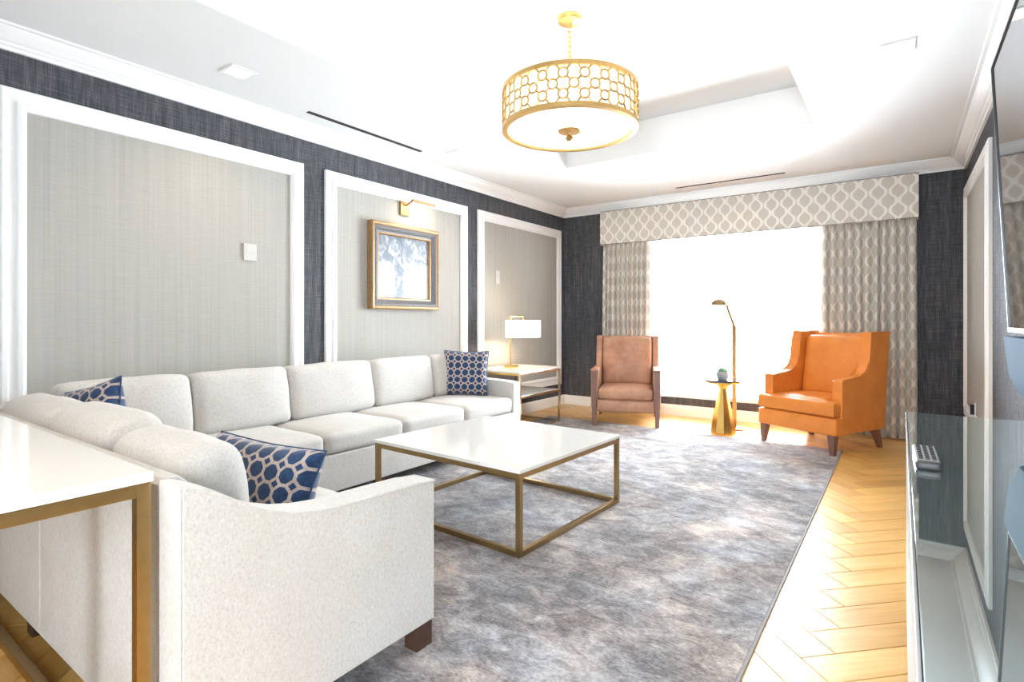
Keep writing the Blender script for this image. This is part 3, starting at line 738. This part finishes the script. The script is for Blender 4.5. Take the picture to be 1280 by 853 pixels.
# ================================================================= gold drink table, succulent, floor lamp
dt = thing('drink_table', (-1.545, 6.045, 0), 0, 'faceted gold pedestal drink table with dark round top between the armchairs', 'table')
lathe('pedestal', [(0, 0), (.128, 0), (.132, .012), (.122, .08), (.095, .22), (.062, .37), (.045, .455), (.044, .475), (.06, .50), (.085, .522), (.085, .527), (0, .527)], 'bright_brass', dt, 10, smooth=12)
lathe('table_plate', [(0, .527), (.165, .527), (.178, .535), (.182, .548), (0, .548)], 'bright_brass', dt, 40)
lathe('table_top', [(0, .548), (.186, .548), (.19, .553), (.19, .562), (.186, .566), (0, .566)], 'marble_dark', dt, 40)
sc_ = thing('succulent_pot', (-1.545, 6.03, .566), 0, 'tiny green succulent in a grey pot on the gold drink table', 'plant')
lathe('pot', [(0, 0), (.030, 0), (.040, .012), (.045, .035), (.042, .058), (.038, .060), (.036, .050), (0, .048)], 'pot_clay', sc_, 20)
sc_.scale = (1.45, 1.45, 1.45)
for k in range(15):
    a = k*2.399; el = R(82-62*(k/14)); L = .035+.018*(k/14)
    bm = bmesh.new(); bmesh.ops.create_icosphere(bm, subdivisions=2, radius=1)
    for v in bm.verts: v.co = Vector((v.co.x*L*.5+L*.5, v.co.y*.010*(1-.45*v.co.x), v.co.z*.007))
    mt = Matrix.Translation((0, 0, .052)) @ Matrix.Rotation(a, 4, 'Z') @ Matrix.Rotation(-el, 4, 'Y'); bmesh.ops.transform(bm, matrix=mt, verts=bm.verts)
    link('leaf', bm_mesh(bm, 'leaf', 180), 'succulent', sc_)
fp = thing('floor_lamp', (-1.498, 6.33, 0), 0, 'slim brass reading floor lamp with small dome shade in front of the window', 'lamp')
lathe('lamp_base', [(0, 0), (.115, 0), (.115, .010), (.108, .016), (.02, .02), (0, .02)], 'lamp_brass', fp, 32)
tube('pole', [(0, 0, .018), (0, 0, .5), (0, 0, 1.095)], .022, 'lamp_brass', fp, 12)
lathe('joint', [(0, 1.090), (.022, 1.092), (.026, 1.110), (.022, 1.132), (0, 1.140)], 'lamp_brass', fp, 12)
tube('arm', [(0, 0, 1.115), (-.03, -.004, 1.21), (-.06, -.008, 1.295), (-.072, -.01, 1.345), (-.085, -.012, 1.378)], .016, 'lamp_brass', fp, 8)
o = lathe('lamp_shade', [(0, 1.435), (.03, 1.432), (.06, 1.418), (.082, 1.395), (.092, 1.362), (.089, 1.360), (.078, 1.392), (.057, 1.412), (.028, 1.426), (0, 1.429)], 'lamp_brass', fp, 28, (-.155, -.02))

# ================================================================= chandelier
CX, CY = -1.702, 3.02
ch = thing('chandelier', (CX, CY, 2.385), 0, 'round gold drum chandelier with ring lattice hanging from the tray ceiling', 'chandelier')
RD, H = .42, .258
ZR = ZT-2.385
lathe('canopy', [(0, ZR), (.078, ZR), (.080, ZR-.012), (.072, ZR-.028), (.02, ZR-.038), (.012, ZR-.06), (0, ZR-.062)], 'chandelier_gold', ch, 32)
# chain links
zc = ZR-.058; k = 0; zb = H+.045
while zc > zb:
    pts = []
    for a in range(12):
        an = 2*math.pi*a/12; px_, pz_ = .012*math.cos(an), .021*math.sin(an)
        pts.append((px_, 0, zc-.016+pz_) if k % 2 == 0 else (0, px_, zc-.016+pz_))
    tube('chain_link', pts, .0045, 'chandelier_gold', ch, 6, True); zc -= .031; k += 1
bm = bmesh.new()
for a in range(3):
    an = 2*math.pi*a/3+.4; tube_mesh(bm, [(0, 0, H+.05), (.1*math.cos(an), .1*math.sin(an), H+.02), ((RD-.012)*math.cos(an), (RD-.012)*math.sin(an), H-.008)], .005, 8)
link('hanger', bm_mesh(bm, 'hanger', 50), 'chandelier_gold', ch)
def band(nm, z0, z1, r0, r1): lathe(nm, [(r0, z0), (r1, z0), (r1, z1), (r0, z1), (r0, z0)], 'chandelier_gold', ch, 96, smooth=30)
band('top_band', H-.026, H, RD-.012, RD+.004); band('bottom_band', 0, .026, RD-.03, RD+.004)
NC = 22; rr = .0275; rows_z = (.129+.058, .129, .129-.058)
# one curved ring shared by all
bm = bmesh.new(); pts = []
for a in range(20):
    an = 2*math.pi*a/20; th = rr*math.cos(an)/RD
    pts.append((RD*math.cos(th), RD*math.sin(th), rr*math.sin(an)))
tube_mesh(bm, pts, .0058, 6, True); ring = bm_mesh(bm, 'lattice_ring', 180)
bm = bmesh.new()
def cyl(th, z): return (RD*math.cos(th), RD*math.sin(th), z)
st_ = 2*math.pi/NC
for ri, z in enumerate(rows_z):
    for k in range(NC):
        th = (k+(.5 if ri == 1 else 0))*st_
        link('lattice_ring', ring, 'chandelier_gold', ch, (0, 0, z), (0, 0, th))
        if ri == 1:
            for sx in (-1, 1):
                for sz in (-1, 1):
                    d = .707; a0, z0 = th+sx*rr*d/RD, z+sz*rr*d; a1, z1 = th+sx*(st_/2)-sx*rr*d/RD, z+sz*.058-sz*rr*d
                    tube_mesh(bm, [cyl(a0, z0), cyl((a0+a1)/2, (z0+z1)/2), cyl(a1, z1)], .0058, 6)
        else:
            sz = 1 if ri == 0 else -1; ze = H-.024 if ri == 0 else .024
            for sx in (-1, 1):
                d = .707; a0, z0 = th+sx*rr*d/RD, z+sz*rr*d; a1 = a0+sx*.022/RD
                tube_mesh(bm, [cyl(a0, z0), cyl((a0+a1)/2, (z0+ze)/2), cyl(a1, ze)], .0058, 6)
            tube_mesh(bm, [cyl(th+rr/RD*.2, ze-.0*sz), cyl(th, ze)], .003, 6)
o = link('lattice_links', bm_mesh(bm, 'lattice_links', 60), 'chandelier_gold', ch); o['kind'] = 'stuff'
lathe('fabric_shade', [(RD-.022, .012), (RD-.022, H-.006), (RD-.025, H-.006), (RD-.025, .012), (RD-.022, .012)], 'lamp_white', ch, 64, smooth=30)
lathe('diffuser', [(0, .006), (RD-.034, .010), (RD-.03, .016), (0, .013)], 'lamp_white', ch, 64, smooth=30)
lathe('finial', [(0, -.062), (.016, -.058), (.027, -.044), (.018, -.030), (.010, -.020), (.012, -.010), (.068, -.005), (.073, .002), (.06, .008), (0, .008)], 'chandelier_gold', ch, 28)
lamp_light(ch, (0, 0, H+.05), 3, (1, .84, .62), .15)

# ================================================================= television wall
cs = thing('media_console', (.26, 1.42, 0), 0, 'long low media console with dark glass top below the television', 'console')
CW0, CW1, CL = -.246, .226, 1.293
box('glass_top', (CW0+.004, CW1, -CL, CL, .812, .83), 'console_glass', cs, .003)
box('edge_strip', (CW0-.001, CW0+.004, -CL, CL, .812, .829), 'silver', cs, .001)
box('carcass', (CW0+.02, CW1-.002, -CL+.01, CL-.01, .08, .811), 'console_body', cs, .004)
for k in range(4):
    y0 = -CL+.014+k*(2*CL-.028)/4; y1 = y0+(2*CL-.028)/4
    d_ = box('door', (CW0+.002, CW0+.0195, y0+.003, y1-.003, .09, .805), 'console_body', cs, .003)
box('plinth', (CW0+.06, CW1-.02, -CL+.05, CL-.05, 0, .08), 'black_plastic', cs, .003)
# remote
rm = thing('remote_control', (.052, 1.80, .83), R(1), 'black remote control with grey buttons on the glass console top', 'remote')
soft('shell', (-.026, .026, -.115, .115, .0, .021), 'remote_shell', rm, .008, (0, 0, .001), 10, 0, 1)
box('key_panel', (-.0225, .0225, -.10, .10, .0195, .0222), 'button_rubber', rm, .0006)
bm = bmesh.new()
for i in range(9):
    for j in range(3):
        x, y = (j-1)*.0135, -.088+i*.022; add_box(bm, x-.0045, x+.0045, y-.005, y+.005, .0215, .0242)
o = link('buttons', bm_mesh(bm, 'buttons'), 'black_plastic', rm)
# television, tilted down, with wall bracket
tv = thing('television', (.297, 2.48, 1.16), 0, 'large wall-mounted flat television with glossy black screen on the right wall', 'television')
tv.rotation_euler = (0, R(-2.8), 0)
TL, TH = 1.62, .905
box('screen', (0, .004, -TL+.006, -.006, .014, TH-.006), 'screen', tv)
boxes('bezel', [(-.004, .012, -TL, 0, TH-.008, TH), (-.004, .012, -.008, 0, .0, TH-.008), (-.004, .012, -TL, -TL+.008, 0, TH-.008)], 'black_plastic', tv)
box('bottom_bezel', (-.005, .014, -TL+.008, -.008, 0, .014), 'silver', tv)
box('back_case', (.0125, .045, -TL+.01, -.01, .004, TH-.004), 'black_plastic', tv, .006)
box('wall_bracket', (.046, .20, -TL/2-.2, -TL/2+.2, .3, .65), 'black_plastic', tv, .004)
sb = thing('soundbar', (.281, 1.93, .94), 0, 'blue-grey soundbar mounted right below the television', 'soundbar')
prism('shell', [(.0, .205), (.014, .075), (.04, .012), (.06, .0), (.115, .0), (.125, .01), (.125, .205)], 'y', -.55, .55, 'speaker_shell', sb, .004)
box('rear_bracket', (.126, .221, -.15, .15, .05, .15), 'black_plastic', sb)
